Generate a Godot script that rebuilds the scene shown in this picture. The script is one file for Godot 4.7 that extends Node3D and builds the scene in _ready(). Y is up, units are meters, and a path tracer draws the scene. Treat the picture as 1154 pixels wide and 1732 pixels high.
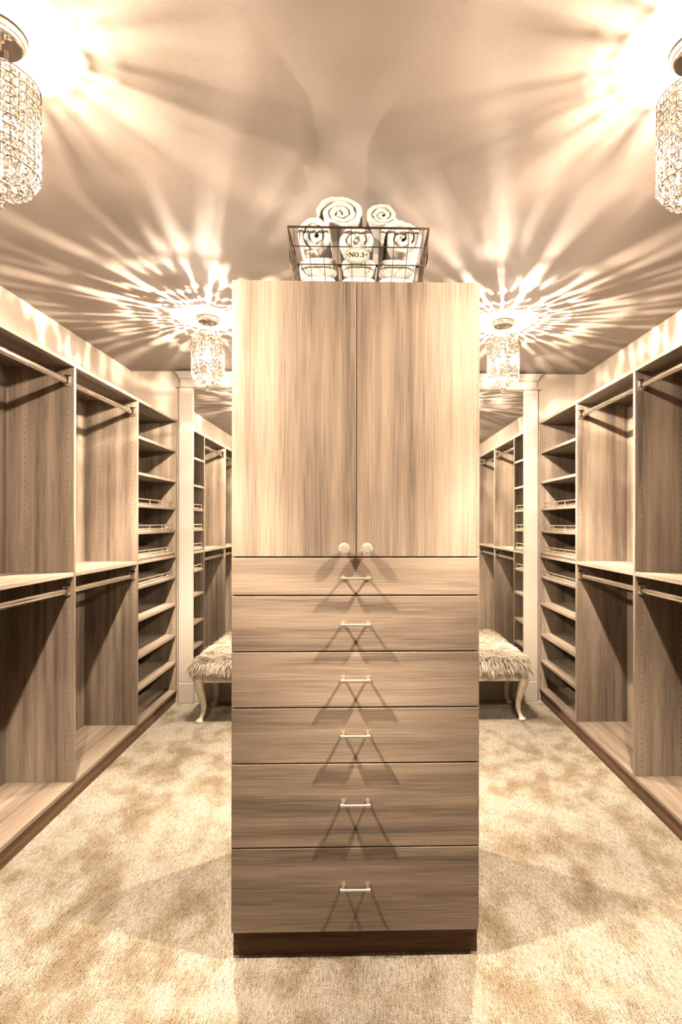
extends Node3D
# A walk-in closet: tall chest island, built-in hanging and shoe units either side, mirror wall, bench, crystal pendants.
# Units are metres, y is up, depth runs along -z. Z in comments and helpers is depth from the camera.

const LIGHT_COLOR := Color(1.0, 0.835, 0.675)     # linear
const LAMP := 7.3      # strength of one pendant
const CEIL := 2.503
const XF := 1.380      # front plane of the closet units
const XB := 1.704      # face of their back panels
const XW := 1.727      # side walls
const ZW := 4.025      # back wall
const TH := 0.019

var M := {}
var rng := RandomNumberGenerator.new()


# ------------------------------------------------------------------ mesh builder
class MB:
	var v := PackedVector3Array()
	var n := PackedVector3Array()
	var uv := PackedVector2Array()
	var xf := Transform3D()

	func tri(a: Vector3, b: Vector3, c: Vector3, na: Vector3, nb: Vector3, nc: Vector3, ua := Vector2(), ub := Vector2(), uc := Vector2()) -> void:
		if (b - a).cross(c - a).dot(na + nb + nc) > 0.0:
			var t := b; b = c; c = t
			t = nb; nb = nc; nc = t
			var s := ub; ub = uc; uc = s
		for p in [a, b, c]:
			v.append(xf * p)
		for q in [na, nb, nc]:
			n.append((xf.basis * q).normalized())
		uv.append(ua); uv.append(ub); uv.append(uc)

	func flat(a: Vector3, b: Vector3, c: Vector3, nn: Vector3, ua := Vector2(), ub := Vector2(), uc := Vector2()) -> void:
		tri(a, b, c, nn, nn, nn, ua, ub, uc)

	func facet(a: Vector3, b: Vector3, c: Vector3, inside: Vector3) -> void:
		var k := (b - a).cross(c - a)
		if k.length() < 1e-14:
			return
		if k.dot(a - inside) < 0.0:
			k = -k
		flat(a, b, c, k.normalized())

	# a box with chamfered edges; the grain of its texture runs along axis g, its texture starts at off
	func box(lo: Vector3, hi: Vector3, ch := 0.0012, g := 1, off := Vector2()) -> void:
		var mid := (lo + hi) * 0.5
		var half := (hi - lo) * 0.5
		ch = minf(ch, minf(half.x, minf(half.y, half.z)) * 0.6)
		for k in 3:
			var a: int = (k + 1) % 3
			var b: int = (k + 2) % 3
			for s in [-1.0, 1.0]:
				var nn := Vector3(); nn[k] = s
				var q := []
				var w := []
				for e in [[-1, -1], [1, -1], [1, 1], [-1, 1]]:
					var p := Vector3()
					p[k] = half[k] * s
					p[a] = (half[a] - ch) * e[0]
					p[b] = (half[b] - ch) * e[1]
					q.append(mid + p)
					w.append(tex(mid + p, k, g, off))
				flat(q[0], q[1], q[2], nn, w[0], w[1], w[2])
				flat(q[0], q[2], q[3], nn, w[0], w[2], w[3])
			for sa in [-1.0, 1.0]:
				for sb in [-1.0, 1.0]:
					var nn := Vector3(); nn[a] = sa; nn[b] = sb
					nn = nn.normalized()
					var q := []
					for e in [[-1, 0], [1, 0], [1, 1], [-1, 1]]:
						var p := Vector3()
						p[k] = (half[k] - ch) * e[0]
						p[a] = (half[a] - ch * e[1]) * sa
						p[b] = (half[b] - ch * (1 - e[1])) * sb
						q.append(mid + p)
					var w := []
					for p in q:
						w.append(tex(p, b, g, off))
					flat(q[0], q[1], q[2], nn, w[0], w[1], w[2])
					flat(q[0], q[2], q[3], nn, w[0], w[2], w[3])
		for sx in [-1.0, 1.0]:
			for sy in [-1.0, 1.0]:
				for sz in [-1.0, 1.0]:
					var c := Vector3(half.x * sx, half.y * sy, half.z * sz)
					var q := []
					for k in 3:
						var p := c - Vector3(ch * sx, ch * sy, ch * sz)
						p[k] = c[k]
						q.append(mid + p)
					var t := tex(q[0], 0, g, off)
					flat(q[0], q[1], q[2], Vector3(sx, sy, sz).normalized(), t, t, t)

	func tex(p: Vector3, k: int, g: int, off: Vector2) -> Vector2:
		var a: int = (k + 1) % 3
		var b: int = (k + 2) % 3
		if a == g:
			var t := a; a = b; b = t
		return Vector2(p[a], p[b] / 2.4) + off

	# rings of points joined into a skin; every ring has as many points
	func loft(rings: Array, capped := true, closed := true) -> void:
		var m: int = rings.size()
		var k: int = rings[0].size()
		var mids := []
		for r in rings:
			var s := Vector3()
			for p in r: s += p
			mids.append(s / k)
		var norms := []
		for i in m:
			var row := []
			for j in k:
				var j0: int = (j + k - 1) % k if closed else maxi(j - 1, 0)
				var j1: int = (j + 1) % k if closed else mini(j + 1, k - 1)
				var du: Vector3 = rings[i][j1] - rings[i][j0]
				var dv: Vector3 = rings[mini(i + 1, m - 1)][j] - rings[maxi(i - 1, 0)][j]
				var nn := du.cross(dv)
				if nn.length() < 1e-12:
					nn = rings[i][j] - mids[i]
				if nn.dot(rings[i][j] - mids[i]) < 0.0 and closed:
					nn = -nn
				row.append(nn.normalized())
			norms.append(row)
		for i in m - 1:
			for j in (k if closed else k - 1):
				var j1: int = (j + 1) % k
				var u0 := float(j) / k; var u1 := float(j + 1) / k
				var w0 := float(i) / (m - 1); var w1 := float(i + 1) / (m - 1)
				tri(rings[i][j], rings[i][j1], rings[i + 1][j1], norms[i][j], norms[i][j1], norms[i + 1][j1], Vector2(u0, w0), Vector2(u1, w0), Vector2(u1, w1))
				tri(rings[i][j], rings[i + 1][j1], rings[i + 1][j], norms[i][j], norms[i + 1][j1], norms[i + 1][j], Vector2(u0, w0), Vector2(u1, w1), Vector2(u0, w1))
		if capped and closed:
			for e in [[0, 1], [m - 1, m - 2]]:
				var nn: Vector3 = (mids[e[0]] - mids[e[1]]).normalized()
				for j in k:
					flat(mids[e[0]], rings[e[0]][j], rings[e[0]][(j + 1) % k], nn)

	func tube(path: Array, r: float, sides := 6, loop := false, flatten := 1.0, flat_up := Vector3.UP) -> void:
		var rings := []
		var m := path.size()
		var side := Vector3()
		for i in m:
			var d: Vector3 = (path[(i + 1) % m] - path[(i + m - 1) % m]) if loop else (path[mini(i + 1, m - 1)] - path[maxi(i - 1, 0)])
			d = d.normalized()
			if i == 0:
				side = d.cross(flat_up if absf(d.dot(flat_up)) < 0.95 else Vector3.RIGHT).normalized()
			else:
				side = (side - d * side.dot(d)).normalized()
			var up := side.cross(d)
			var ring := []
			for j in sides:
				var t := TAU * j / sides
				ring.append(path[i] + side * cos(t) * r * flatten + up * sin(t) * r)
			rings.append(ring)
		if loop:
			rings.append(rings[0])
		loft(rings, not loop)

	# a profile of (radius, height) from bottom to top, turned about the vertical through c
	func lathe(profile: Array, c: Vector3, sides := 24) -> void:
		for i in profile.size() - 1:
			var a: Vector2 = profile[i]
			var b: Vector2 = profile[i + 1]
			var d := b - a
			if d.length() < 1e-7: continue
			var n2 := Vector2(d.y, -d.x).normalized()
			for j in sides:
				var t0 := TAU * j / sides; var t1 := TAU * (j + 1) / sides
				var e0 := Vector3(cos(t0), 0, sin(t0)); var e1 := Vector3(cos(t1), 0, sin(t1))
				var n0 := e0 * n2.x + Vector3.UP * n2.y; var n1 := e1 * n2.x + Vector3.UP * n2.y
				var p0 := c + e0 * a.x + Vector3.UP * a.y; var p1 := c + e1 * a.x + Vector3.UP * a.y
				var q0 := c + e0 * b.x + Vector3.UP * b.y; var q1 := c + e1 * b.x + Vector3.UP * b.y
				if a.x > 1e-6: tri(p0, p1, q1, n0, n1, n1)
				if b.x > 1e-6: tri(p0, q1, q0, n0, n1, n0)

	func mesh() -> ArrayMesh:
		var a := []
		a.resize(Mesh.ARRAY_MAX)
		a[Mesh.ARRAY_VERTEX] = v
		a[Mesh.ARRAY_NORMAL] = n
		a[Mesh.ARRAY_TEX_UV] = uv
		var out := ArrayMesh.new()
		out.add_surface_from_arrays(Mesh.PRIMITIVE_TRIANGLES, a)
		return out


# ------------------------------------------------------------------ nodes
func P(x: float, y: float, z: float) -> Vector3:      # z is depth
	return Vector3(x, y, -z)


func put(called: String, mesh: Mesh, mat: Material, parent: Node = self, at := Vector3.ZERO) -> MeshInstance3D:
	var o := MeshInstance3D.new()
	o.name = called
	o.mesh = mesh
	o.material_override = mat
	o.position = at
	o.cast_shadow = GeometryInstance3D.SHADOW_CASTING_SETTING_DOUBLE_SIDED
	parent.add_child(o, true)
	return o


func build(called: String, b: MB, mat: Material, parent: Node = self, at := Vector3.ZERO) -> MeshInstance3D:
	return put(called, b.mesh(), mat, parent, at)


func thing(called: String, label: String, category: String, at := Vector3.ZERO, group := "") -> Node3D:
	var o := Node3D.new()
	o.name = called
	o.position = at
	add_child(o, true)
	tag(o, label, category, group)
	return o


func tag(o: Node, label: String, category: String, group := "") -> void:
	o.set_meta("label", label)
	o.set_meta("category", category)
	if group: o.set_meta("group", group)


func structure(called: String, b: MB, mat: Material, label: String, category: String) -> MeshInstance3D:
	var o := build(called, b, mat)
	tag(o, label, category)
	o.set_meta("kind", "structure")
	return o


func off() -> Vector2:
	return Vector2(rng.randf(), rng.randf())


# ------------------------------------------------------------------ materials
func lin(r: float, g: float, b: float) -> Color:
	return Color(r, g, b).linear_to_srgb()


func noise_img(w: int, h: int, freq: float, seed_: int, octaves := 3, kind := FastNoiseLite.TYPE_SIMPLEX_SMOOTH) -> Image:
	var f := FastNoiseLite.new()
	f.seed = seed_
	f.noise_type = kind
	f.frequency = freq
	f.fractal_octaves = octaves
	var im := f.get_seamless_image(w, h, false, false, 0.15)
	im.convert(Image.FORMAT_L8)
	return im


func mat(called: String, color: Color, rough := 0.6, metal := 0.0, spec := 0.5) -> StandardMaterial3D:
	var m := StandardMaterial3D.new()
	m.resource_name = called
	m.albedo_color = color
	m.roughness = rough
	m.metallic = metal
	m.metallic_specular = spec
	M[called] = m
	return m


func stretched(im: Image, w: int, h: int) -> Image:
	# enlarged smoothly and still seamless: the picture is wrapped round its own edges first
	var a := im.get_width()
	var b := im.get_height()
	var pad := Image.create_empty(a + 4, b + 4, false, im.get_format())
	for dx in [2 - a, 2, 2 + a]:
		for dy in [2 - b, 2, 2 + b]:
			pad.blit_rect(im, Rect2i(0, 0, a, b), Vector2i(dx, dy))
	var kx := w / a
	var ky := h / b
	pad.resize((a + 4) * kx, (b + 4) * ky, Image.INTERPOLATE_CUBIC)
	return pad.get_region(Rect2i(2 * kx, 2 * ky, w, h))


func wood_image(w: int, h: int) -> Image:
	# grain runs down the picture: layers of noise stretched along it
	var layers := []
	for s in [[64, 8, 0.13, 11], [128, 8, 0.16, 12], [512, 16, 0.3, 13], [w, 32, 0.5, 14]]:
		var im := noise_img(s[0], s[1], s[2], s[3], 3)
		layers.append(stretched(im, w, h).get_data())
	var dark := Vector3(0.030, 0.021, 0.0135)
	var pale := Vector3(0.178, 0.136, 0.098)
	var out := PackedByteArray()
	out.resize(w * h * 3)
	var a: PackedByteArray = layers[0]; var b: PackedByteArray = layers[1]; var c: PackedByteArray = layers[2]; var d: PackedByteArray = layers[3]
	for i in w * h:
		var t := 0.62 + ((a[i] - 127) * 0.70 + (b[i] - 127) * 0.42 + (c[i] - 127) * 0.38 + (d[i] - 127) * 0.72) / 255.0
		t = clampf(t, 0.0, 1.0)
		var k := dark.lerp(pale, t)
		out[i * 3] = int(255.0 * pow(k.x, 0.4545))
		out[i * 3 + 1] = int(255.0 * pow(k.y, 0.4545))
		out[i * 3 + 2] = int(255.0 * pow(k.z, 0.4545))
	return Image.create_from_data(w, h, false, Image.FORMAT_RGB8, out)


func make_materials() -> void:
	var wood := mat("wood", Color.WHITE, 0.50, 0.0, 0.17)
	wood.albedo_texture = ImageTexture.create_from_image(wood_image(1024, 512))
	var fine := noise_img(1024, 16, 0.4, 21, 2)
	fine = stretched(fine, 1024, 256)
	wood.heightmap_enabled = true
	wood.heightmap_texture = ImageTexture.create_from_image(fine)
	wood.heightmap_scale = 0.012

	var paint := mat("ceiling_paint", lin(0.185, 0.149, 0.118), 0.75, 0.0, 0.3)
	paint.uv1_triplanar = true
	paint.uv1_world_triplanar = true
	paint.uv1_scale = Vector3(3.2, 3.2, 3.2)
	paint.heightmap_enabled = true
	paint.heightmap_texture = ImageTexture.create_from_image(noise_img(1024, 1024, 0.09, 31, 3))
	paint.heightmap_scale = 0.11
	var wall: StandardMaterial3D = paint.duplicate()
	wall.resource_name = "wall_paint"
	wall.albedo_color = lin(0.244, 0.198, 0.154)
	M["wall_paint"] = wall

	mat("trim_paint", lin(0.224, 0.191, 0.155), 0.35, 0.0, 0.5)
	mat("mirror", Color(0.93, 0.93, 0.92), 0.0, 1.0)
	mat("chrome", Color(0.83, 0.81, 0.79), 0.12, 1.0)
	mat("polished_chrome", Color(0.86, 0.84, 0.82), 0.05, 1.0)
	mat("nickel", Color(0.80, 0.76, 0.69), 0.32, 1.0)
	mat("shade_wire", Color(0.34, 0.30, 0.25), 0.35, 1.0)
	mat("basket_wire", Color(0.20, 0.14, 0.10), 0.5, 0.7)
	mat("dark_gap", Color(0.05, 0.04, 0.03), 0.8)
	mat("peg_hole", Color(0.10, 0.07, 0.05), 0.9)
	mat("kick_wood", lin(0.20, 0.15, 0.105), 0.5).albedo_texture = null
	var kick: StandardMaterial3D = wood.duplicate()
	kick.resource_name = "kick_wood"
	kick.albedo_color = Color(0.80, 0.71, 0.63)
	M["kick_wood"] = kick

	var crystal := mat("crystal", Color(0.99, 0.99, 0.985, 0.0), 0.0, 0.0, 0.5)
	crystal.refraction_enabled = true
	crystal.refraction_scale = 0.05
	var glass := mat("knob_glass", Color(0.97, 0.95, 0.92, 0.10), 0.0, 0.0, 0.5)
	glass.refraction_enabled = true
	glass.refraction_scale = 0.05
	var bulb := mat("bulb_glow", Color(1, 1, 1), 0.4)
	bulb.emission_enabled = true
	bulb.emission = LIGHT_COLOR.linear_to_srgb()
	bulb.emission_energy_multiplier = 14.0

	var towel := mat("towel", lin(0.422, 0.396, 0.356), 0.95, 0.0, 0.2)
	towel.uv1_triplanar = true
	towel.uv1_scale = Vector3(5, 5, 5)
	towel.heightmap_enabled = true
	towel.heightmap_texture = ImageTexture.create_from_image(noise_img(512, 512, 0.16, 41, 3))
	towel.heightmap_scale = 0.35
	towel.rim_enabled = true
	towel.rim = 0.4

	mat("enamel", lin(0.277, 0.251, 0.205), 0.4)
	mat("ink", Color(0.04, 0.03, 0.03), 0.9, 0.0, 0.1)

	var bench := mat("bench_paint", lin(0.409, 0.360, 0.277), 0.5)
	bench.uv1_triplanar = true
	bench.uv1_scale = Vector3(4, 4, 4)
	var worn := noise_img(256, 256, 0.03, 51, 4)
	var wim := Image.create_empty(256, 256, false, Image.FORMAT_RGB8)
	for y in 256:
		for x in 256:
			var t := worn.get_pixel(x, y).r
			var k := smoothstep(0.58, 0.74, t)
			wim.set_pixel(x, y, Color(1, 1, 1).lerp(Color(0.90, 0.85, 0.77), k))
	bench.albedo_texture = ImageTexture.create_from_image(wim)
	mat("seat_cloth", lin(0.277, 0.231, 0.165), 0.9)
	mat("fur_skin", lin(0.224, 0.172, 0.119), 1.0, 0.0, 0.1)
	var hair := mat("fur_hair", Color.WHITE, 0.75, 0.0, 0.25)
	hair.vertex_color_use_as_albedo = true

	# carpet: fine cut pile, and broad patches where the nap lies the other way
	var carpet := mat("carpet", Color.WHITE, 0.95, 0.0, 0.1)
	var g1 := noise_img(1024, 1024, 0.11, 61, 3).get_data()
	var g2 := noise_img(1024, 1024, 0.028, 62, 3).get_data()
	var rows := noise_img(1024, 128, 0.09, 63, 2)
	rows = stretched(rows, 1024, 1024)
	var g3 := rows.get_data()
	var buf := PackedByteArray()
	buf.resize(1024 * 1024 * 3)
	var hb := PackedByteArray()
	hb.resize(1024 * 1024)
	for i in 1024 * 1024:
		var t := (g1[i] - 127) / 255.0 * 1.25 + (g2[i] - 127) / 255.0 * 0.35 + (g3[i] - 127) / 255.0 * 0.55
		hb[i] = clampi(int(127 + t * 150.0), 0, 255)
		var k := clampf(0.78 + t * 0.95, 0.18, 1.15)
		buf[i * 3] = int(255.0 * pow(0.250 * k, 0.4545))
		buf[i * 3 + 1] = int(255.0 * pow(0.221 * pow(k, 1.08), 0.4545))
		buf[i * 3 + 2] = int(255.0 * pow(0.175 * pow(k, 1.16), 0.4545))
	carpet.albedo_texture = ImageTexture.create_from_image(Image.create_from_data(1024, 1024, false, Image.FORMAT_RGB8, buf))
	carpet.heightmap_enabled = true
	carpet.heightmap_texture = ImageTexture.create_from_image(Image.create_from_data(1024, 1024, false, Image.FORMAT_L8, hb))
	carpet.heightmap_scale = 0.5
	var nap := noise_img(512, 512, 0.016, 71, 5).get_data()
	var nap2 := noise_img(512, 512, 0.05, 72, 4).get_data()
	var nb := PackedByteArray()
	nb.resize(512 * 512 * 3)
	for i in 512 * 512:
		var t := (nap[i] - 127) / 255.0 * 0.75 + (nap2[i] - 127) / 255.0 * 0.95
		var k := smoothstep(-0.55, 0.32, t)
		nb[i * 3] = int(255 * lerpf(0.76, 1.0, k))
		nb[i * 3 + 1] = int(255 * lerpf(0.72, 1.0, k))
		nb[i * 3 + 2] = int(255 * lerpf(0.65, 1.0, k))
	carpet.detail_enabled = true
	carpet.detail_blend_mode = BaseMaterial3D.BLEND_MODE_MUL
	carpet.detail_albedo = ImageTexture.create_from_image(Image.create_from_data(512, 512, false, Image.FORMAT_RGB8, nb))
	carpet.detail_uv_layer = BaseMaterial3D.DETAIL_UV_1
	carpet.uv1_triplanar = false


# ------------------------------------------------------------------ build
func _ready() -> void:
	rng.seed = 7
	# camera: eye at 1.36 m, lens shifted so that uprights stay upright
	var cam := Camera3D.new()
	cam.name = "camera"
	var focal := 891.79
	cam.near = 0.05
	cam.far = 60.0
	cam.projection = Camera3D.PROJECTION_FRUSTUM
	cam.size = 2.0 * 866.0 / focal * cam.near
	cam.frustum_offset = Vector2(-58.1, 16.59) / focal * cam.near
	cam.position = Vector3(0.025, 1.362, 0.0)
	cam.rotation_degrees = Vector3(0.0462, -1.3392, 0.0776)
	add_child(cam)
	cam.current = true

	var we := WorldEnvironment.new()
	we.name = "environment"
	var env := Environment.new()
	env.background_mode = Environment.BG_COLOR
	env.background_color = Color(0.02, 0.016, 0.012)
	env.tonemap_mode = Environment.TONE_MAPPER_LINEAR
	env.tonemap_exposure = 1.0
	env.sdfgi_enabled = true
	env.ssao_enabled = true
	env.ssil_enabled = true
	we.environment = env
	add_child(we)

	make_materials()
	room()
	mirror_wall()
	closets()
	island()
	bench()
	basket()
	lamps()


func room() -> void:
	var z1 := -1.1
	var t := 0.12
	# carpet
	var b := MB.new()
	var lo := P(-XW - t, -t, ZW + t)
	var hi := P(XW + t, 0.0, z1 - t)
	b.box(lo, hi, 0.001)
	for i in b.v.size():
		b.uv[i] = Vector2(b.v[i].x, b.v[i].z) / 0.62
	var fl := structure("floor", b, M.carpet, "beige cut pile carpet with darker brushed patches over the whole closet floor", "carpet")
	var am: ArrayMesh = fl.mesh
	fl.mesh = with_uv2(am, 3.9)
	M.carpet.detail_uv_layer = BaseMaterial3D.DETAIL_UV_2
	b = MB.new()
	b.box(P(-XW - t, CEIL, ZW + t), P(XW + t, CEIL + t, z1 - t), 0.001)
	structure("ceiling", b, M.ceiling_paint, "flat beige stippled ceiling lit by streaks from the crystal lamps", "ceiling")
	b = MB.new()
	b.box(P(-XW - t, 0, ZW + t), P(XW + t, CEIL, ZW), 0.001)
	structure("wall_back", b, M.wall_paint, "beige painted end wall behind the tall mirror", "wall")
	b = MB.new()
	b.box(P(-XW - t, 0, z1), P(XW + t, CEIL, z1 - t), 0.001)
	structure("wall_front", b, M.wall_paint, "beige painted wall behind the camera", "wall")
	b = MB.new()
	b.box(P(-XW - t, 0, ZW), P(-XW, CEIL, z1), 0.001)
	structure("wall_left", b, M.wall_paint, "beige wall strip above the left run of closet units", "wall")
	b = MB.new()
	b.box(P(XW, 0, ZW), P(XW + t, CEIL, z1), 0.001)
	structure("wall_right", b, M.wall_paint, "beige wall strip above the right run of closet units", "wall")
	b = MB.new()
	b.box(P(-1.25, 0, ZW), P(1.25, 0.15, ZW - 0.016), 0.004)
	structure("baseboard_back", b, M.trim_paint, "cream baseboard under the mirror behind the bench", "baseboard")


func with_uv2(am: ArrayMesh, size: float) -> ArrayMesh:
	var a := am.surface_get_arrays(0)
	var u := PackedVector2Array()
	for p in a[Mesh.ARRAY_VERTEX]:
		u.append(Vector2(p.x + 1.7, p.z * 0.72) / size)
	a[Mesh.ARRAY_TEX_UV2] = u
	var out := ArrayMesh.new()
	out.add_surface_from_arrays(Mesh.PRIMITIVE_TRIANGLES, a)
	return out


func mirror_wall() -> void:
	var o := thing("wall_mirror", "wide wall mirror in a cream frame of pilasters and crown head behind the bench", "mirror", P(0, 0, ZW))
	var b := MB.new()
	b.box(Vector3(-1.262, 0.15, 0.004), Vector3(1.262, 2.376, 0.012), 0.001)
	var g := build("mirror_glass", b, M.mirror, o)
	g.set_meta("label", "silvered mirror glass")
	for s in [-1.0, 1.0]:
		b = MB.new()
		b.box(Vector3(minf(s * 1.258, s * 1.361), 0.156, 0), Vector3(maxf(s * 1.258, s * 1.361), 2.37, 0.032), 0.003)
		build("pilaster", b, M.trim_paint, o)
		b = MB.new()
		b.box(Vector3(minf(s * 1.245, s * 1.360), 0, 0), Vector3(maxf(s * 1.245, s * 1.360), 0.154, 0.040), 0.004)
		build("plinth_block", b, M.trim_paint, o)
	b = MB.new()
	b.box(Vector3(-1.353, 2.37, 0), Vector3(1.353, 2.455, 0.032), 0.002)
	build("frieze", b, M.trim_paint, o)
	# bead along the foot of the head, then the crown, both as profiles run along x with returned ends
	b = MB.new()
	b.loft(run_profile([[0.0, 2.369], [0.046, 2.371], [0.049, 2.377], [0.046, 2.383], [0.0, 2.385]], 1.353), true)
	build("bead_moulding", b, M.trim_paint, o)
	b = MB.new()
	b.loft(run_profile([[0.0, 2.436], [0.036, 2.436], [0.038, 2.445], [0.043, 2.452], [0.046, 2.463], [0.054, 2.474], [0.062, 2.480], [0.062, 2.490], [0.0, 2.490]], 1.353), true)
	build("crown_moulding", b, M.trim_paint, o)


func run_profile(prof: Array, half: float) -> Array:
	var a := []
	var c := []
	for p in prof:
		var ext: float = maxf(0.0, p[0] - 0.032) + 0.0
		a.append(Vector3(-half - ext, p[1], p[0]))
		c.append(Vector3(half + ext, p[1], p[0]))
	return [a, c]


# ------------------------------------------------------------------ closet units
func peg_mesh(h0: float, h1: float) -> ArrayMesh:
	# two columns of shelf-pin holes on each face of a side panel whose near face is z = 0
	var b := MB.new()
	for s in [1.0, -1.0]:
		var z: float = 0.0002 if s > 0 else -TH + 0.0004
		for x in [0.033, 0.237]:
			var y := h0 + 0.045
			while y < h1 - 0.02:
				var c := Vector3(x, y, z)
				for j in 6:
					var t0 := TAU * j / 6; var t1 := TAU * (j + 1) / 6
					b.flat(c, c + Vector3(cos(t0), sin(t0), 0) * 0.0028, c + Vector3(cos(t1), sin(t1), 0) * 0.0028, Vector3(0, 0, s))
				y += 0.0295
	return b.mesh()


# side: -1 left run, +1 right run. Local frame: x = distance into the unit from its front plane (times side), z = 0 at the near end.
func sx(side: float, a: float, c: float) -> Vector2:
	return Vector2(minf(side * a, side * c), maxf(side * a, side * c))


func slab(called: String, o: Node, side: float, a: float, c: float, y0: float, y1: float, z0: float, z1: float, g: int, m: Material, ch := 0.0012) -> MeshInstance3D:
	var x := sx(side, a, c)
	var b := MB.new()
	b.box(Vector3(x.x, y0, -z1), Vector3(x.y, y1, -z0), ch, g, off())
	return build(called, b, m, o)


func carcass(o: Node, side: float, w: float, pegs: Mesh, near_panel: bool) -> void:
	# w is the clear width; the unit owns the upright at its far end
	var full := w + TH
	slab("top_panel", o, side, -0.002, 0.345, 2.115, 2.134, (-TH if near_panel else 0.0005), full - 0.0005, 2, M.wood)
	slab("base_shelf", o, side, 0.0, 0.345, 0.0786, 0.0976, (-TH if near_panel else 0.0005), full - 0.0005, 2, M.wood)
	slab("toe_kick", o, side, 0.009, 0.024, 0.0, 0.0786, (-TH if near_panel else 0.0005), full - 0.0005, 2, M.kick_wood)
	slab("back_panel", o, side, XB - XF, XB - XF + 0.008, 0.0976, 2.115, 0.0, w, 1, M.wood)
	for z in ([-TH, w] if near_panel else [w]):
		var p := slab("side_panel", o, side, 0.0, XB - XF + 0.01, 0.0976, 2.115, z, z + TH - 0.0006, 1, M.wood)
		var h := put("peg_holes", pegs, M.peg_hole, p, Vector3(0, 0, -z))
		if side < 0: h.rotation.y = PI
		if side < 0: h.position.z = -z - TH + 0.0006
		h.set_meta("kind", "stuff")


func rod(o: Node, side: float, y: float, w: float) -> void:
	var x := side * 0.029
	var b := MB.new()
	b.tube([Vector3(x, y, -0.004), Vector3(x, y, -w * 0.5), Vector3(x, y, -w + 0.004)], 0.015, 20, false, 0.55)
	var r := build("hanging_rod", b, M.polished_chrome, o)
	for z in [0.0, w]:
		var s: float = -1.0 if z == 0.0 else 1.0
		b = MB.new()
		var path := []
		for k in 13:
			var t := PI + PI * k / 12.0
			path.append(Vector3(x + cos(t) * 0.0125, y - 0.004 + sin(t) * 0.0155, -z + s * 0.009))
		path.push_front(Vector3(x - 0.0125, y + 0.022, -z + s * 0.009))
		path.append(Vector3(x + 0.0125, y + 0.022, -z + s * 0.009))
		for d in [0.0045, 0.010, 0.016]:
			var q := []
			for p in path: q.append(Vector3(p.x, p.y, -z + s * d))
			b.tube(q, 0.0042, 8)
		b.box(Vector3(x - 0.017, y - 0.026, minf(-z, -z + s * 0.003)), Vector3(x + 0.017, y + 0.034, maxf(-z, -z + s * 0.003)), 0.001)
		build("rod_bracket", b, M.polished_chrome, r)


func hanging_unit(side: float, w: float, pegs: Mesh) -> Node3D:
	var o := Node3D.new()
	o.name = "closet_hanging_unit"
	carcass(o, side, w, pegs, false)
	slab("counter_shelf", o, side, 0.0, XB - XF, 1.096, 1.116, 0.0, w, 2, M.wood)
	rod(o, side, 2.043, w)
	rod(o, side, 1.027, w)
	return o


func shoe_unit(side: float, w: float, pegs: Mesh) -> Node3D:
	var o := Node3D.new()
	o.name = "closet_shoe_unit"
	carcass(o, side, w, pegs, false)
	for y in [1.905, 1.676, 0.752, 0.517, 0.313]:
		slab("shelf", o, side, 0.003, XB - XF, y - TH, y, 0.0, w, 2, M.wood)
	slab("fixed_shelf", o, side, 0.0, XB - XF, 1.096, 1.116, 0.0, w, 2, M.wood)
	for y in [1.470, 1.300, 1.137, 0.953]:
		# sloping shelf, low in front, with a wire fence along its front
		var b := MB.new()
		b.xf = Transform3D(Basis(Vector3(0, 0, 1), side * deg_to_rad(11.5)), Vector3(side * 0.004, y, 0))
		var x := sx(side, 0.0, 0.312)
		b.box(Vector3(x.x, -0.017, -w + 0.0005), Vector3(x.y, 0.0, -0.0005), 0.0012, 2, off())
		var s := build("sloping_shelf", b, M.wood, o)
		b = MB.new()
		var fx := side * 0.018
		b.tube([Vector3(fx, y + 0.040, -0.012), Vector3(fx, y + 0.040, -w + 0.03)], 0.0036, 8)
		b.tube([Vector3(fx, y + 0.013, -0.012), Vector3(fx, y + 0.013, -w + 0.03)], 0.0024, 6)
		for k in 4:
			var z := lerpf(0.012, w - 0.03, k / 3.0)
			b.tube([Vector3(fx, y + 0.002, -z), Vector3(fx, y + 0.040, -z)], 0.0030, 6)
			b.box(Vector3(fx - 0.006, y + 0.000, -z - 0.006), Vector3(fx + 0.006, y + 0.0045, -z + 0.006), 0.001)
		for z in [0.012, w - 0.03]:
			var loop := []
			for k in 12:
				var t := TAU * k / 12
				loop.append(Vector3(fx + side * (0.020 - 0.020 * cos(t)), y + 0.022 + 0.018 * sin(t), -z))
			b.tube(loop, 0.0024, 6, true)
		var f := build("shoe_fence", b, M.nickel, s)
		f.set_meta("label", "low wire shoe fence")
	return o


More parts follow.
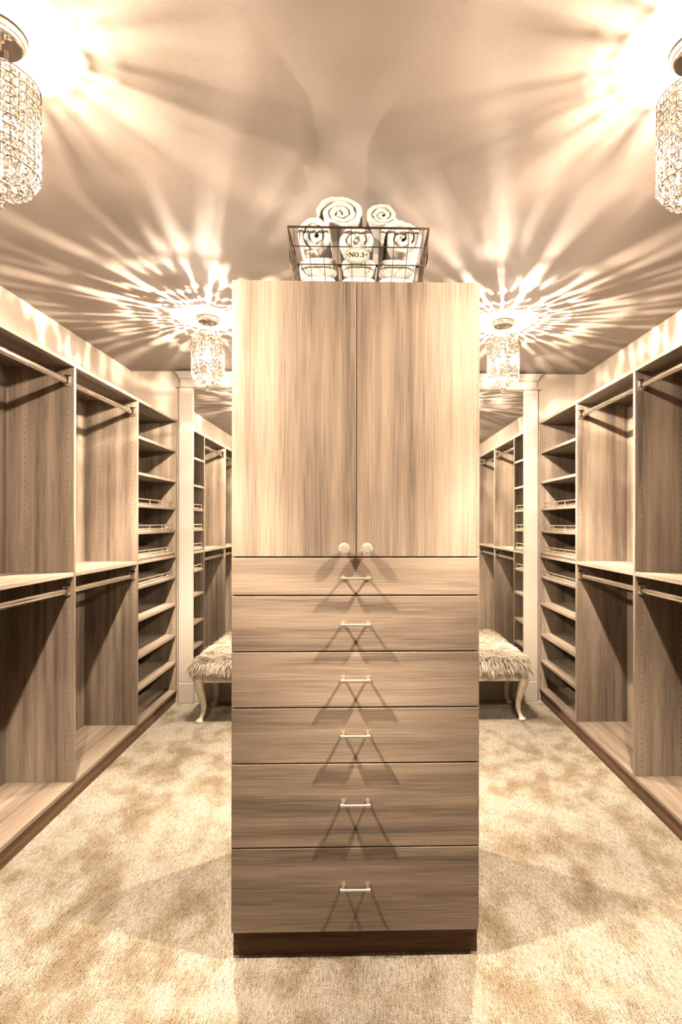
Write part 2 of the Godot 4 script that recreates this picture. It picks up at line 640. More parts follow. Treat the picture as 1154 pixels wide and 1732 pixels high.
func closets() -> void:
	var pegs := peg_mesh(0.0976, 2.115)
	var p := 0.718
	var w := p - TH
	for side in [-1.0, 1.0]:
		var word := "left" if side < 0 else "right"
		var proto := hanging_unit(side, w, pegs)
		var labels := [
			"hanging unit of the %s run with two chrome rods, next to the shoe shelves" % word,
			"second hanging unit from the shoe shelves in the %s run, cut by the photo's edge" % word,
			"third hanging unit from the shoe shelves in the %s run, nearest the camera" % word]
		for k in 3:
			var o: Node3D = proto if k == 0 else proto.duplicate()
			o.name = "closet_hanging_unit" if (k == 0 and side < 0) else "closet_hanging_unit_%03d" % (k + (0 if side < 0 else 3))
			add_child(o, true)
			o.position = P(side * XF, 0, 2.615 - p * k)
			tag(o, labels[k], "closet unit", "tall woodgrain hanging units")
			if k == 2:
				# the run's near end is closed by one more upright
				var e := slab("side_panel", o, side, 0.0, XB - XF + 0.01, 0.0976, 2.115, -TH, 0.0, 1, M.wood)
		var s := shoe_unit(side, 4.0 - 3.333, pegs)
		s.name = "closet_shoe_unit" if side < 0 else "closet_shoe_unit_001"
		add_child(s, true)
		s.position = P(side * XF, 0, 3.333)
		tag(s, "woodgrain shoe shelf unit with low wire fences beside the mirror's %s pilaster" % word, "shelf unit", "tall woodgrain shoe shelf units")


# ------------------------------------------------------------------ island chest
func island() -> void:
	var o := thing("island_cabinet", "tall woodgrain cabinet in the middle with two doors over six drawers", "cabinet", P(0.003, 0, 1.66))
	var b := MB.new()
	b.box(Vector3(-0.389, 0.0955, -0.60), Vector3(0.390, 2.120, 0.0), 0.0012, 1, off())
	build("carcass", b, M.wood, o)
	b = MB.new()
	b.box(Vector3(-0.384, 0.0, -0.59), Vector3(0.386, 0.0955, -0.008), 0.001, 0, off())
	build("plinth", b, M.kick_wood, o)
	var ys := [1.253, 1.134, 0.960, 0.786, 0.613, 0.352, 0.0905]
	var g := 0.0021
	var xl := -0.384
	var xr := 0.384
	for s in [-1.0, 1.0]:
		b = MB.new()
		var a := (xl if s < 0 else 0.0015 + g * 0.6)
		var c := (0.0015 - g * 0.6 if s < 0 else xr)
		b.box(Vector3(a, ys[0] + g, 0.001), Vector3(c, 2.111, 0.020), 0.0012, 1, Vector2(0.13, 0.31) if s < 0 else Vector2(0.61, 0.77))
		var d := build("door", b, M.wood, o)
		d.set_meta("label", "left door" if s < 0 else "right door")
		knob(d, Vector3(-0.0355 if s < 0 else 0.0335, 1.281, 0.020))
	var pulls := [1.190, 1.048, 0.878, 0.708, 0.497, 0.239]
	for k in 6:
		b = MB.new()
		b.box(Vector3(xl, ys[k + 1] + (g if k < 5 else 0.0), 0.001), Vector3(xr, ys[k] - g, 0.020), 0.0012, 0, off())
		var d := build("drawer", b, M.wood, o)
		bar_pull(d, Vector3(0.0, pulls[k], 0.020))


func knob(d: Node, at: Vector3) -> void:
	var b := MB.new()
	b.xf = Transform3D(Basis(Vector3.RIGHT, PI / 2), at)      # the lathe's axis points out of the door
	b.lathe([Vector2(0, 0), Vector2(0.0125, 0), Vector2(0.0125, 0.002), Vector2(0.007, 0.004), Vector2(0.006, 0.0105), Vector2(0.0125, 0.0108), Vector2(0.0125, 0.0118), Vector2(0, 0.0120)], Vector3.ZERO, 20)
	build("knob_base", b, M.nickel, d)
	b = MB.new()
	b.xf = Transform3D(Basis(Vector3.RIGHT, PI / 2), at)
	var rings := [[0.006, 0.0125], [0.0135, 0.017], [0.0185, 0.024], [0.0175, 0.029], [0.012, 0.034]]
	var inside := Vector3(0, 0.024, 0)
	for i in rings.size() - 1:
		for j in 10:
			var q := []
			for e in [[i, 0], [i, 1], [i + 1, 1], [i + 1, 0]]:
				var t: float = TAU * (j + e[1] + 0.5 * (e[0] % 2)) / 10
				q.append(Vector3(cos(t) * rings[e[0]][0], rings[e[0]][1], sin(t) * rings[e[0]][0]))
			b.facet(q[0], q[1], q[2], inside)
			b.facet(q[0], q[2], q[3], inside)
	for e in [0, rings.size() - 1]:
		for j in 10:
			var t0: float = TAU * (j + 0.5 * (e % 2)) / 10; var t1: float = TAU * (j + 1 + 0.5 * (e % 2)) / 10
			b.facet(Vector3(0, rings[e][1], 0), Vector3(cos(t0) * rings[e][0], rings[e][1], sin(t0) * rings[e][0]), Vector3(cos(t1) * rings[e][0], rings[e][1], sin(t1) * rings[e][0]), inside)
	var k := build("glass_knob", b, M.knob_glass, d)
	k.set_meta("label", "faceted clear glass knob")


func bar_pull(d: Node, at: Vector3) -> void:
	var b := MB.new()
	var z := at.z + 0.030
	b.tube([Vector3(at.x - 0.042, at.y, z), Vector3(at.x, at.y, z), Vector3(at.x + 0.042, at.y, z)], 0.0042, 12)
	for s in [-1.0, 1.0]:
		for e in [[0.0365, 0.0054], [0.0435, 0.0064]]:
			var x: float = at.x + s * e[0]
			b.tube([Vector3(x - 0.0024, at.y, z), Vector3(x - 0.001, at.y, z), Vector3(x + 0.001, at.y, z), Vector3(x + 0.0024, at.y, z)], e[1], 12)
		var xp: float = at.x + s * 0.038
		b.tube([Vector3(xp, at.y, at.z), Vector3(xp, at.y, at.z + 0.015), Vector3(xp, at.y, z)], 0.0042, 10)
		b.tube([Vector3(xp, at.y, at.z), Vector3(xp, at.y, at.z + 0.0035)], 0.0075, 14)
		b.tube([Vector3(xp, at.y, at.z + 0.018), Vector3(xp, at.y, at.z + 0.022)], 0.0048, 12)
	var p := build("bar_pull", b, M.nickel, d)
	p.set_meta("label", "satin nickel bar pull on two posts")


# ------------------------------------------------------------------ bench and fur
func bench() -> void:
	var x0 := -1.085
	var x1 := 1.125
	var zf := 3.615
	var zb := 3.955
	var o := thing("bench", "long cream bench with carved curved legs in front of the mirror", "bench", P(0.02, 0, 3.78))
	var c := P(0.02, 0, 3.78)
	for e in [[x0, zf, -1.0, 1.0], [x1, zf, 1.0, 1.0], [x0, zb, -1.0, -1.0], [x1, zb, 1.0, -1.0]]:
		leg(o, P(e[0], 0, e[1]) - c, e[2], e[3])
	var b := MB.new()
	b.box(P(x0 + 0.005, 0.270, zf + 0.008) - c - Vector3(0, 0, 0.018), P(x1 - 0.005, 0.330, zf - 0.012) - c, 0.003)
	b.box(P(x0 + 0.005, 0.270, zb + 0.012) - c, P(x1 - 0.005, 0.330, zb - 0.010) - c, 0.003)
	b.box(P(x0 - 0.012, 0.270, zb) - c, P(x0 + 0.010, 0.330, zf) - c, 0.003)
	b.box(P(x1 - 0.010, 0.270, zb) - c, P(x1 + 0.012, 0.330, zf) - c, 0.003)
	b.box(P(x0 - 0.016, 0.326, zb + 0.016) - c, P(x1 + 0.016, 0.338, zf - 0.018) - c, 0.004)
	build("apron", b, M.bench_paint, o)
	b = MB.new()
	var rings := []
	for k in 9:
		var t := k / 8.0
		var y := lerpf(0.336, 0.425, t)
		var ins := 0.010 - 0.022 * sin(PI * clampf(t * 1.15, 0, 1)) + 0.05 * pow(t, 6)
		rings.append(round_rect(x0 - 0.012 + ins, x1 + 0.012 - ins, -zb - 0.012 + ins, -zf + 0.014 - ins, 0.05, y, c))
	b.loft(rings)
	build("seat", b, M.seat_cloth, o)
	fur(x0 - 0.045, x1 + 0.050, zf - 0.075, 4.006)


func round_rect(xa: float, xb: float, za: float, zb: float, r: float, y: float, c: Vector3) -> Array:
	var out := []
	for k in 4:
		var cx := xb - r if k in [0, 3] else xa + r
		var cz := zb - r if k in [0, 1] else za + r
		for j in 5:
			var t := PI / 2 * k + PI / 2 * j / 4.0
			out.append(Vector3(cx + r * cos(t), y, cz + r * sin(t)) - c)
	return out


func leg(o: Node, at: Vector3, ox: float, oz: float) -> void:
	# a cabriole leg: knee out, ankle in, foot out; squarish in section
	var b := MB.new()
	var spine := [[0.020, -0.003, 0.0165], [0.034, -0.007, 0.0150], [0.055, -0.013, 0.0148], [0.085, -0.0155, 0.0165], [0.120, -0.0145, 0.0190], [0.165, -0.009, 0.0230], [0.215, -0.001, 0.0275], [0.262, 0.005, 0.031], [0.295, 0.006, 0.0315], [0.332, 0.003, 0.030]]
	var rings := []
	for s in spine:
		var ring := []
		for j in 16:
			var t := TAU * j / 16
			var k: float = s[2] / pow(pow(absf(cos(t)), 3.2) + pow(absf(sin(t)), 3.2), 1.0 / 3.2)
			ring.append(at + Vector3(ox * s[1] * 1.5 + k * cos(t), s[0], oz * s[1] * 1.2 + k * sin(t)))
		rings.append(ring)
	b.loft(rings)
	var l := build("leg", b, M.bench_paint, o)
	b = MB.new()
	rings = []
	for s in [[0.0, -0.001, 0.020], [0.004, 0.0, 0.0235], [0.014, 0.0, 0.0230], [0.0205, -0.001, 0.0180]]:
		var ring := []
		for j in 16:
			var t := TAU * j / 16
			var k: float = s[2] / pow(pow(absf(cos(t)), 4.0) + pow(absf(sin(t)), 4.0), 0.25)
			ring.append(at + Vector3(ox * s[1] * 1.5 + k * cos(t), s[0], oz * s[1] * 1.2 + k * sin(t)))
		rings.append(ring)
	b.loft(rings)
	build("foot", b, M.bench_paint, l)


func fur_point(u: float, w: float, x0: float, x1: float, z0: float, z1: float) -> Array:
	# u along x, w from the front hem up and back over the seat; returns [point, normal]
	var x := lerpf(x0, x1, u)
	var drop := 0.026
	var r := 0.035
	var top := 0.438 + 0.010 * sin(x * 9.0) * sin(x * 5.0 + 1.0)
	var run := drop + r * PI / 2 + (z1 - z0 - r)
	var s := w * run
	var y: float
	var z: float
	var nn: Vector3
	if s < drop:
		y = top - r - drop + s
		z = z0
		nn = Vector3(0, 0.1, 1)
	elif s < drop + r * PI / 2:
		var t := (s - drop) / r
		y = top - r + r * sin(t)
		z = z0 + r - r * cos(t)
		nn = Vector3(0, sin(t), cos(t))
	else:
		y = top
		z = z0 + r + (s - drop - r * PI / 2)
		nn = Vector3(0, 1, 0.05)
	# ends of the throw turn down over the ends of the bench
	var e := maxf(0.0, maxf(x0 + 0.07 - x, x - (x1 - 0.07))) / 0.07
	if e > 0.0:
		y -= 0.050 * e * e
		z += 0.02 * e * e if s < drop else 0.0
		nn = (nn + Vector3((-1.0 if x < 0 else 1.0) * e * 1.2, 0, 0))
	return [Vector3(x, y, -z), nn.normalized()]


func fur(x0: float, x1: float, z0: float, z1: float) -> void:
	var c := P(0.02, 0.43, 3.78)
	var o := thing("fur_throw", "shaggy cream and brown long haired fur throw draped over the bench", "throw", c)
	var b := MB.new()
	var rings := []
	for i in 25:
		var row := []
		for j in 61:
			row.append(fur_point(j / 60.0, i / 24.0, x0, x1, z0, z1)[0] - c)
		rings.append(row)
	for i in 24:
		for j in 60:
			var nn: Vector3 = fur_point((j + 0.5) / 60.0, (i + 0.5) / 24.0, x0, x1, z0, z1)[1]
			b.flat(rings[i][j], rings[i][j + 1], rings[i + 1][j + 1], nn)
			b.flat(rings[i][j], rings[i + 1][j + 1], rings[i + 1][j], nn)
	build("hide", b, M.fur_skin, o)
	# one curved tapering lock, copied
	b = MB.new()
	var seg := 5
	for side in [0.0, PI / 2]:
		var ax := Vector3(cos(side), 0, sin(side))
		for k in seg:
			var q := []
			for t in [float(k) / seg, float(k + 1) / seg]:
				var mid := Vector3(0, t - 0.18 * t * t, 0.42 * t * t)
				var wd: float = 0.050 * (1.0 - 0.92 * t) * (0.55 + 0.45 * minf(1.0, t * 4.0))
				q.append(mid - ax * wd)
				q.append(mid + ax * wd)
			var nn := ax.cross(Vector3.UP)
			b.flat(q[0], q[1], q[3], nn)
			b.flat(q[0], q[3], q[2], nn)
	var mm := MultiMesh.new()
	mm.transform_format = MultiMesh.TRANSFORM_3D
	mm.use_colors = true
	mm.mesh = b.mesh()
	var count := 26000
	mm.instance_count = count
	var r := RandomNumberGenerator.new()
	r.seed = 99
	var f := FastNoiseLite.new()
	f.seed = 5
	f.frequency = 9.0
	var f2 := FastNoiseLite.new()
	f2.seed = 8
	f2.frequency = 3.2
	for i in count:
		var u := r.randf()
		if i % 3 == 0: u = u * 0.16 if i % 2 == 0 else 1.0 - u * 0.20
		var w := r.randf()
		var pn := fur_point(u, w, x0, x1, z0, z1)
		var p: Vector3 = pn[0]
		var nn: Vector3 = pn[1]
		var k := f.get_noise_2d(p.x, w)
		var k2 := f.get_noise_2d(p.x + 40.0, w)
		var flow := Vector3(k * 1.3 + (0.9 if p.x > 0 else -0.9) * smoothstep(0.75, 1.15, absf(p.x)), -0.25 - 0.7 * smoothstep(0.5, 0.0, w), 1.0 + k2 * 0.9)
		flow = (flow - nn * flow.dot(nn)).normalized()
		var lean := r.randf_range(0.75, 1.35)
		var up := (nn * cos(lean) + flow * sin(lean)).normalized()
		up = (up + Vector3(r.randf_range(-1, 1), r.randf_range(-1, 1), r.randf_range(-1, 1)) * 0.16).normalized()
		var droop := (Vector3.DOWN * 0.5 + flow * 0.6 - up * (Vector3.DOWN * 0.5 + flow * 0.6).dot(up)).normalized()
		var right := up.cross(droop).normalized()
		var size := r.randf_range(0.040, 0.068) * (1.0 + 0.3 * k2)
		mm.set_instance_transform(i, Transform3D(Basis(right * size, up * size, droop * size), p - nn * 0.004 - c))
		var shade := clampf(0.52 + f2.get_noise_2d(p.x * 2.0, w * 2.0) * 0.5 + r.randf_range(-0.42, 0.42) + 0.34 * smoothstep(0.15, 0.75, w), 0.0, 1.0)
		mm.set_instance_color(i, Color(0.08, 0.052, 0.034).lerp(Color(0.60, 0.535, 0.43), shade))
	var mi := MultiMeshInstance3D.new()
	mi.name = "fur_strands"
	mi.multimesh = mm
	mi.material_override = M.fur_hair
	mi.set_meta("kind", "stuff")
	mi.cast_shadow = GeometryInstance3D.SHADOW_CASTING_SETTING_DOUBLE_SIDED
	o.add_child(mi, true)


# ------------------------------------------------------------------ basket and towels
func basket() -> void:
	var zf := 1.735
	var y0 := 2.121
	var y1 := 2.331
	var c := P(0.009, y0, zf + 0.13)
	var o := thing("wire_basket", "dark wire basket with oval number plate on top of the cabinet, full of white towels", "basket", c)
	# a rectangle that widens upwards
	var corner := func(y: float, sx_: float, sz: float) -> Vector3:
		var t := (y - y0) / (y1 - y0)
		return Vector3(sx_ * lerpf(0.208, 0.232, t), y - y0, sz * lerpf(0.115, 0.130, t))
	var loop_at := func(y: float) -> Array:
		var q := []
		for e in [[-1, 1], [1, 1], [1, -1], [-1, -1]]:
			var a: Vector3 = corner.call(y, e[0], e[1])
			q.append(a)
		var out := []
		for k in 4:
			for j in 10:
				out.append((q[k] as Vector3).lerp(q[(k + 1) % 4], j / 10.0))
		return out
	var b := MB.new()
	b.tube(loop_at.call(y1), 0.0036, 8, true)
	# twisted wire wound round the rim
	var tw := []
	var base: Array = loop_at.call(y1)
	for i in base.size() * 8:
		var f := i / 8.0
		var p: Vector3 = (base[int(f) % base.size()] as Vector3).lerp(base[(int(f) + 1) % base.size()], f - floorf(f))
		tw.append(p + Vector3(0, sin(i * 1.6) * 0.003, cos(i * 1.6) * 0.003))
	b.tube(tw, 0.0012, 5, true)
	build("rim", b, M.basket_wire, o)
	for y in [2.270, 2.213, y0 + 0.003]:
		b = MB.new()
		b.tube(loop_at.call(y), 0.0019, 6, true)
		build("hoop", b, M.basket_wire, o)
	for side in [1.0, -1.0]:
		for k in 10:
			var t := (k + 0.35) / 9.7
			var path := []
			for y in [y1, (y0 + y1) * 0.5, y0 + 0.003]:
				path.append((corner.call(y, -1, side) as Vector3).lerp(corner.call(y, 1, side), t))
			b = MB.new()
			b.tube(path, 0.0014, 6)
			build("wire", b, M.basket_wire, o)
	for side in [1.0, -1.0]:
		for k in 5:
			var t := (k + 0.5) / 5.0
			b = MB.new()
			b.tube([(corner.call(y1, side, -1) as Vector3).lerp(corner.call(y1, side, 1), t), (corner.call(y0 + 0.003, side, -1) as Vector3).lerp(corner.call(y0 + 0.003, side, 1), t)], 0.0014, 6)
			build("wire", b, M.basket_wire, o)
		# corner posts of doubled wire and a hanging bail handle at each end
		for e in [1.0, -1.0]:
			b = MB.new()
			b.tube([corner.call(y1, side, e), corner.call(y0 + 0.003, side, e)], 0.0030, 6)
			build("corner_post", b, M.basket_wire, o)
		b = MB.new()
		var bail := []
		for k in 13:
			var t := PI * k / 12.0
			bail.append((corner.call(y1, side, 0) as Vector3) + Vector3(side * (0.004 + 0.003 * sin(t)), -0.004 - 0.055 * sin(t), cos(t) * 0.055))
		b.tube(bail, 0.0030, 8)
		build("handle", b, M.basket_wire, o)
	for k in 5:
		b = MB.new()
		var xx := lerpf(-0.17, 0.17, k / 4.0)
		b.tube([Vector3(xx, 0.003, -0.113), Vector3(xx, 0.003, 0.113)], 0.0014, 6)
		build("wire", b, M.basket_wire, o)
	# number plate
	var pc := Vector3(-0.0055, 2.240 - y0, 0.131)
	b = MB.new()
	var plate := func(rx: float, ry: float, z: float) -> Array:
		var out := []
		for j in 40:
			var t := TAU * j / 40
			out.append(pc + Vector3(rx * cos(t), ry * sin(t), z))
		return out
	b.loft([plate.call(0.0385, 0.0270, 0.0), plate.call(0.0395, 0.0280, 0.0012), plate.call(0.0390, 0.0275, 0.0026), plate.call(0.037, 0.0255, 0.0032)])
	var pl := build("number_plate", b, M.enamel, o)
	pl.set_meta("label", "cream oval plate with dark lettering")
	b = MB.new()
	b.tube(plate.call(0.0350, 0.0236, 0.0030), 0.0007, 6, true)
	b.tube(plate.call(0.0392, 0.0277, 0.0016), 0.0009, 6, true)
	build("plate_border", b, M.ink, pl)
	var font := SystemFont.new()
	font.font_names = PackedStringArray(["Droid Serif"])
	font.font_weight = 700
	for e in [["NO.1", 0.0, -0.0002, 0.00092], ["*", -0.0300, -0.003, 0.0006], ["*", 0.0300, -0.003, 0.0006]]:
		var tm := TextMesh.new()
		tm.text = e[0]
		tm.font = font
		tm.font_size = 24
		tm.pixel_size = e[3]
		tm.depth = 0.0012
		tm.horizontal_alignment = HORIZONTAL_ALIGNMENT_CENTER
		tm.vertical_alignment = VERTICAL_ALIGNMENT_CENTER
		put("lettering", tm, M.ink, pl, pc + Vector3(e[1], e[2], 0.0034))
	towels(c)


func roll(called: String, label: String, at: Vector3, rx: float, ry: float, turns: float, length: float, spin: float, sd: int) -> void:
	# a towel rolled up: a band wound into a spiral, its end softly domed
	var o := Node3D.new()
	var b := MB.new()
	var r := FastNoiseLite.new()
	r.seed = sd
	r.frequency = 0.9
	var n := int(turns * 26)
	var pitch := 0.96 / (turns + 0.30)
	var pt := func(th: float, side: float) -> Vector2:
		var rad: float = pitch * (0.14 + th / TAU) + side * pitch * 0.45
		rad *= 1.0 + 0.10 * r.get_noise_1d(th * 0.9 + sd)
		var last: float = clampf((th - (turns - 0.12) * TAU) / (0.12 * TAU), 0.0, 1.0)
		rad -= side * pitch * 0.34 * last
		return Vector2(cos(th + spin) * rad * rx, sin(th + spin) * rad * ry)
	var section := []
	for i in n + 1:
		var th := turns * TAU * i / n
		var row := []
		var inn: Vector2 = pt.call(th, -1.0)
		var out: Vector2 = pt.call(th, 1.0)
		var dep: float = 0.012 * r.get_noise_2d(th * 1.5, 5.0) - 0.010 * (1.0 - th / (turns * TAU))
		# across the band from the inner skin, over the end, to the outer skin
		for e in [[0.0, -length], [0.0, -0.012], [0.05, -0.005], [0.2, 0.0], [0.5, 0.0025], [0.8, 0.0], [0.95, -0.005], [1.0, -0.012], [1.0, -length]]:
			var q: Vector2 = inn.lerp(out, e[0])
			row.append(Vector3(q.x, q.y, e[1] + (dep if e[1] > -0.1 else 0.0)))
		section.append(row)
	var st := SurfaceTool.new()
	st.begin(Mesh.PRIMITIVE_TRIANGLES)
	for i in n:
		for j in 8:
			var a: Vector3 = section[i][j]; var bb: Vector3 = section[i + 1][j]; var cc: Vector3 = section[i + 1][j + 1]; var d: Vector3 = section[i][j + 1]
			for p in [a, cc, bb, a, d, cc]:
				st.add_vertex(p)
	for e in [0, n]:
		for j in range(1, 8):
			var tri_ := [section[e][0], section[e][j], section[e][j + 1]]
			if e == n: tri_.reverse()
			for p in tri_: st.add_vertex(p)
	st.generate_normals()
	var m := put(called, st.commit(), M.towel)
	m.position = at
	tag(m, label, "towel", "white towels in the wire basket")
	o.free()


func towels(c: Vector3) -> void:
	var zf := 1.762
	var s := 891.79
	# folded towels along the bottom, then three rolls, then two rolls on top
	var fold := [["white folded towel at the bottom left of the basket under the rolls", -0.128, 0.068, 0.126], ["white folded towel at the bottom middle of the basket behind the number plate", 0.006, 0.062, 0.124], ["white folded towel at the bottom right of the basket under the rolls", 0.132, 0.066, 0.122]]
	for k in 3:
		var e: Array = fold[k]
		var b := MB.new()
		var hgt: float = e[3]
		for layer in 2:
			var y0: float = hgt * 0.5 * layer + 0.0005
			var rings := []
			for i in 11:
				var t := i / 10.0
				var z := lerpf(-0.20, 0.006, t)
				var sh := 1.0
				if t > 0.78: sh = sqrt(maxf(0.02, 1.0 - pow((t - 0.78) / 0.22, 2.4)))
				if t < 0.1: sh = 0.9
				var ring := []
				for j in 28:
					var a := TAU * j / 28
					var q := 1.0 / pow(pow(absf(cos(a)), 3.4) + pow(absf(sin(a)), 3.4), 1.0 / 3.4)
					var wob := 0.0025 * sin(a * 3.0 + k * 2.0 + layer + t * 4.0)
					ring.append(Vector3(cos(a) * q * (e[2] - 0.004 + wob) * (0.55 + 0.45 * sh), y0 + hgt * 0.25 + sin(a) * q * (hgt * 0.25 + wob * 0.5) * sh, z))
				rings.append(ring)
			b.loft(rings)
		var m := build("folded_towel" if k == 0 else "folded_towel_%03d" % k, b, M.towel, self, P(e[1] + 0.003, 2.1265, zf - 0.004))
		tag(m, e[0], "towel", "white towels in the wire basket")
	roll("rolled_towel", "rolled white towel at the left in the basket, beneath the largest roll", P(-0.137, 2.324, zf), 0.061, 0.066, 2.6, 0.21, 1.1, 3)
	roll("rolled_towel_001", "rolled white towel in the middle of the basket just above the number plate", P(0.008, 2.312, zf + 0.004), 0.068, 0.052, 2.4, 0.21, 2.9, 4)
	roll("rolled_towel_002", "rolled white towel at the right in the basket, below the smaller top roll", P(0.154, 2.320, zf + 0.002), 0.075, 0.063, 2.5, 0.21, 0.4, 5)
	roll("rolled_towel_003", "largest rolled white towel, on top of the pile to the left", P(-0.052, 2.423, zf + 0.040), 0.083, 0.056, 3.2, 0.20, 2.2, 6)
	roll("rolled_towel_004", "smaller rolled white towel on top of the pile to the right", P(0.090, 2.419, zf + 0.040), 0.059, 0.042, 2.8, 0.20, 0.9, 7)


# ------------------------------------------------------------------ crystal lamps
func bead(b: MB, t: Transform3D, r: float, d: float) -> void:
	# a faceted octagonal crystal, thick in the middle
	var keep := b.xf
	b.xf = keep * t
	for s in [-1.0, 1.0]:
		for j in 8:
			var a0 := TAU * (j + 0.5) / 8; var a1 := TAU * (j + 1.5) / 8
			var o0 := Vector3(cos(a0) * r, sin(a0) * (r + 0.0054), 0); var o1 := Vector3(cos(a1) * r, sin(a1) * (r + 0.0054), 0)
			var i0 := Vector3(o0.x * 0.5, o0.y * 0.5, s * d); var i1 := Vector3(o1.x * 0.5, o1.y * 0.5, s * d)
			b.facet(o0, o1, i1, Vector3.ZERO)
			b.facet(o0, i1, i0, Vector3.ZERO)
			b.facet(Vector3(0, 0, s * d), i0, i1, Vector3.ZERO)
	b.xf = keep


func bead_places(sd: int, cols: int, loose: float) -> Array:
	# [drum places, underside places]
	var r := RandomNumberGenerator.new()
	r.seed = sd
	var drum := []
	var turn := []
	var slip := []
	var drop := []
	for j in cols:
		turn.append(r.randf_range(-1.3, 1.3))
		slip.append(r.randf_range(-0.25, 0.25))
		drop.append(r.randf_range(-loose, loose))
	for i in 9:
		var y := -0.128 - 0.0232 * i
		var rad := 0.0805 + 0.0012 * (i % 2)
		for j in cols:
			var a: float = TAU * (j + slip[j] + r.randf_range(-0.1, 0.1)) / cols
			var yaw: float = turn[j] + r.randf_range(-0.22, 0.22)
			drum.append(Transform3D(Basis(Vector3.UP, -a + PI / 2 + yaw), Vector3(cos(a) * rad, y + drop[j] + r.randf_range(-0.0015, 0.0015), sin(a) * rad)))
	var under := []
	for e in [[0.066, 22, -0.352], [0.047, 15, -0.358], [0.027, 9, -0.361]]:
		for j in e[1]:
			var a: float = TAU * j / e[1]
			under.append(Transform3D(Basis(Vector3.UP, -a) * Basis(Vector3.RIGHT, PI / 2 + r.randf_range(-0.3, 0.3)), Vector3(cos(a) * e[0], e[2], sin(a) * e[0])))
	return [drum, under]


func ring(r: float, y: float, sides := 40) -> Array:
	var out := []
	for j in sides:
		out.append(Vector3(cos(TAU * j / sides) * r, y, sin(TAU * j / sides) * r))
	return out


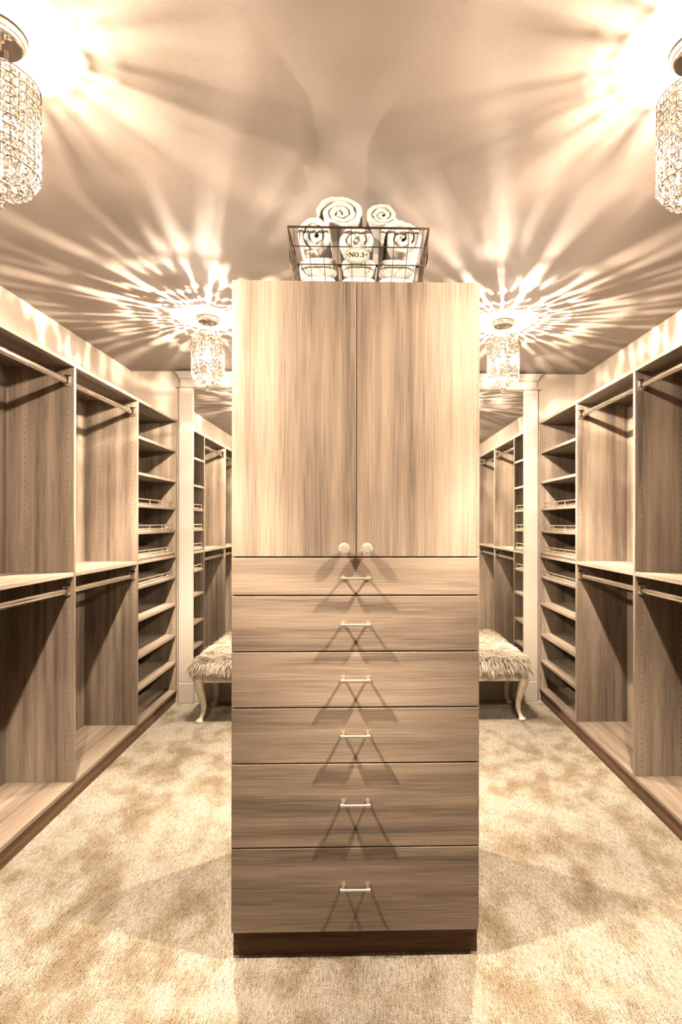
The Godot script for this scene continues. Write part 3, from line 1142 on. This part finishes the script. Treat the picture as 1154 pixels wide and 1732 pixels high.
func lamp_body(o: Node3D, sd: int, near: bool) -> void:
	var b := MB.new()
	b.lathe([Vector2(0, -0.027), Vector2(0.050, -0.026), Vector2(0.0535, -0.023), Vector2(0.0545, -0.016), Vector2(0.0545, -0.012)], Vector3.ZERO, 40)
	build("canopy", b, M.polished_chrome, o)
	b = MB.new()
	b.lathe([Vector2(0.053, -0.013), Vector2(0.060, -0.012), Vector2(0.062, -0.006), Vector2(0.060, 0.0), Vector2(0, 0.0)], Vector3.ZERO, 40)
	build("canopy_ring", b, M.nickel, o)
	b = MB.new()
	b.tube([Vector3(0, -0.026, 0), Vector3(0, -0.10, 0), Vector3(0, -0.165, 0)], 0.0052, 12)
	b.lathe([Vector2(0, -0.036), Vector2(0.010, -0.034), Vector2(0.010, -0.027), Vector2(0, -0.026)], Vector3.ZERO, 16)
	for a in [0.6, 2.7, 4.8]:
		b.lathe([Vector2(0, -0.039), Vector2(0.004, -0.037), Vector2(0.004, -0.026)], Vector3(cos(a) * 0.03, 0, sin(a) * 0.03), 10)
	build("stem", b, M.polished_chrome, o)
	b = MB.new()
	b.lathe([Vector2(0, -0.198), Vector2(0.011, -0.197), Vector2(0.011, -0.168), Vector2(0.004, -0.162)], Vector3.ZERO, 16)
	build("socket", b, M.trim_paint, o)
	# wire frame: hoops between the rows, ribs over the open crown and down the drum
	b = MB.new()
	for i in 10:
		b.tube(ring(0.0890, -0.1165 - 0.0232 * i), 0.0015 if near else 0.0011, 5, true)
	for e in [[0.074, -0.106], [0.052, -0.096], [0.026, -0.091]]:
		b.tube(ring(e[0], e[1]), 0.0008, 5, true)
	for e in [[0.076, -0.345], [0.057, -0.356], [0.037, -0.360], [0.016, -0.362]]:
		b.tube(ring(e[0], e[1]), 0.0009, 5, true)
	for j in 32:
		var e := Vector3(cos(TAU * (j + 0.5) / 32), 0, sin(TAU * (j + 0.5) / 32))
		b.tube([e * 0.006 + Vector3.UP * -0.089, e * 0.026 + Vector3.UP * -0.091, e * 0.052 + Vector3.UP * -0.096, e * 0.074 + Vector3.UP * -0.106, e * 0.0890 + Vector3.UP * -0.1165, e * 0.0890 + Vector3.UP * -0.325, e * 0.076 + Vector3.UP * -0.345, e * 0.057 + Vector3.UP * -0.356, e * 0.016 + Vector3.UP * -0.362], 0.0008, 5)
	build("shade_frame", b, M.shade_wire, o)
	var places := bead_places(sd, 32 if near else 46, 0.002 if near else 0.011)
	if near:
		b = MB.new()
		bead(b, Transform3D(), 0.0081, 0.0040)
		var one := b.mesh()
		for t in places[0]:
			var k := put("crystal", one, M.crystal, o)
			k.transform = t
		b = MB.new()
		for t in places[1]: bead(b, t, 0.0088, 0.0042)
		build("crystal_base", b, M.crystal, o).set_meta("kind", "stuff")
	else:
		b = MB.new()
		for t in places[0]: bead(b, t, 0.0066, 0.0036)
		for t in places[1]: bead(b, t, 0.0088, 0.0042)
		build("crystal_strands", b, M.crystal, o).set_meta("kind", "stuff")
	# faceted drop below
	b = MB.new()
	b.tube([Vector3(0, -0.361, 0), Vector3(0, -0.376, 0)], 0.0018, 8)
	build("drop_link", b, M.shade_wire, o)
	b = MB.new()
	var rr := [[0.004, -0.374], [0.013, -0.380], [0.0185, -0.391], [0.017, -0.402], [0.010, -0.411], [0.003, -0.414]]
	for i in rr.size() - 1:
		for j in 12:
			var q := []
			for e in [[i, 0], [i, 1], [i + 1, 1], [i + 1, 0]]:
				var t: float = TAU * (j + e[1] + 0.5 * (e[0] % 2)) / 12
				q.append(Vector3(cos(t) * rr[e[0]][0], rr[e[0]][1], sin(t) * rr[e[0]][0]))
			b.facet(q[0], q[1], q[2], Vector3(0, -0.392, 0))
			b.facet(q[0], q[2], q[3], Vector3(0, -0.392, 0))
	var drop := build("crystal_drop", b, M.crystal, o)
	drop.set_meta("label", "faceted crystal ball drop")
	# bulb with its light
	b = MB.new()
	b.lathe([Vector2(0, -0.232), Vector2(0.006, -0.230), Vector2(0.010, -0.224), Vector2(0.012, -0.214), Vector2(0.010, -0.204), Vector2(0.006, -0.198), Vector2(0, -0.197)], Vector3.ZERO, 18)
	build("bulb", b, M.bulb_glow, o)
	bulb_light(o, Vector3(0, -0.213, 0), 1.0, 0.028 if near else 0.0035)


func bulb_light(o: Node, at: Vector3, k: float, size: float) -> void:
	# the frosted lower half of the bulb: soft light all round
	var l := OmniLight3D.new()
	l.name = "bulb_light"
	l.light_color = LIGHT_COLOR.linear_to_srgb()
	l.light_energy = LAMP * 0.14 * k
	l.light_size = 0.022
	l.omni_range = 12.0
	l.omni_attenuation = 2.0
	l.shadow_enabled = true
	l.position = at
	o.add_child(l, true)
	# its filament: tiny faces tilted upwards, so that the crystals throw crisp streaks over the ceiling, and wider ones tilted downwards
	for q in 8:
		var up := q < 4
		var d := Vector3(cos(PI / 2 * q), 0.32 if up else -1.7, sin(PI / 2 * q)).normalized()
		var a := AreaLight3D.new()
		a.name = "filament_light"
		a.light_color = LIGHT_COLOR.linear_to_srgb()
		a.light_energy = LAMP * ((0.50 if size > 0.01 else 0.80) if up else 2.45) * k
		a.area_size = Vector2(size, size) if up else Vector2(0.05, 0.05)
		a.area_normalize_energy = true
		a.area_range = 12.0
		a.area_attenuation = 2.0
		a.shadow_enabled = true
		o.add_child(a, true)
		a.position = at + d * 0.002
		a.basis = Basis.looking_at(d, Vector3.UP)


func lamps() -> void:
	var spots := [
		[-0.832, 1.25, 101, true, "crystal drum pendant cut by the photo's left edge, near the camera"],
		[0.830, 1.25, 102, true, "crystal drum pendant cut by the photo's right edge, near the camera"],
		[-0.845, 2.975, 103, false, "far crystal drum pendant left of the tall cabinet, before the mirror"],
		[0.822, 2.985, 104, false, "far crystal drum pendant right of the tall cabinet, before the mirror"]]
	for i in 4:
		var s: Array = spots[i]
		var o := thing("crystal_pendant" if i == 0 else "crystal_pendant_%03d" % i, s[4], "ceiling lamp", P(s[0], CEIL, s[1]), "crystal drum pendants")
		lamp_body(o, s[2], s[3])
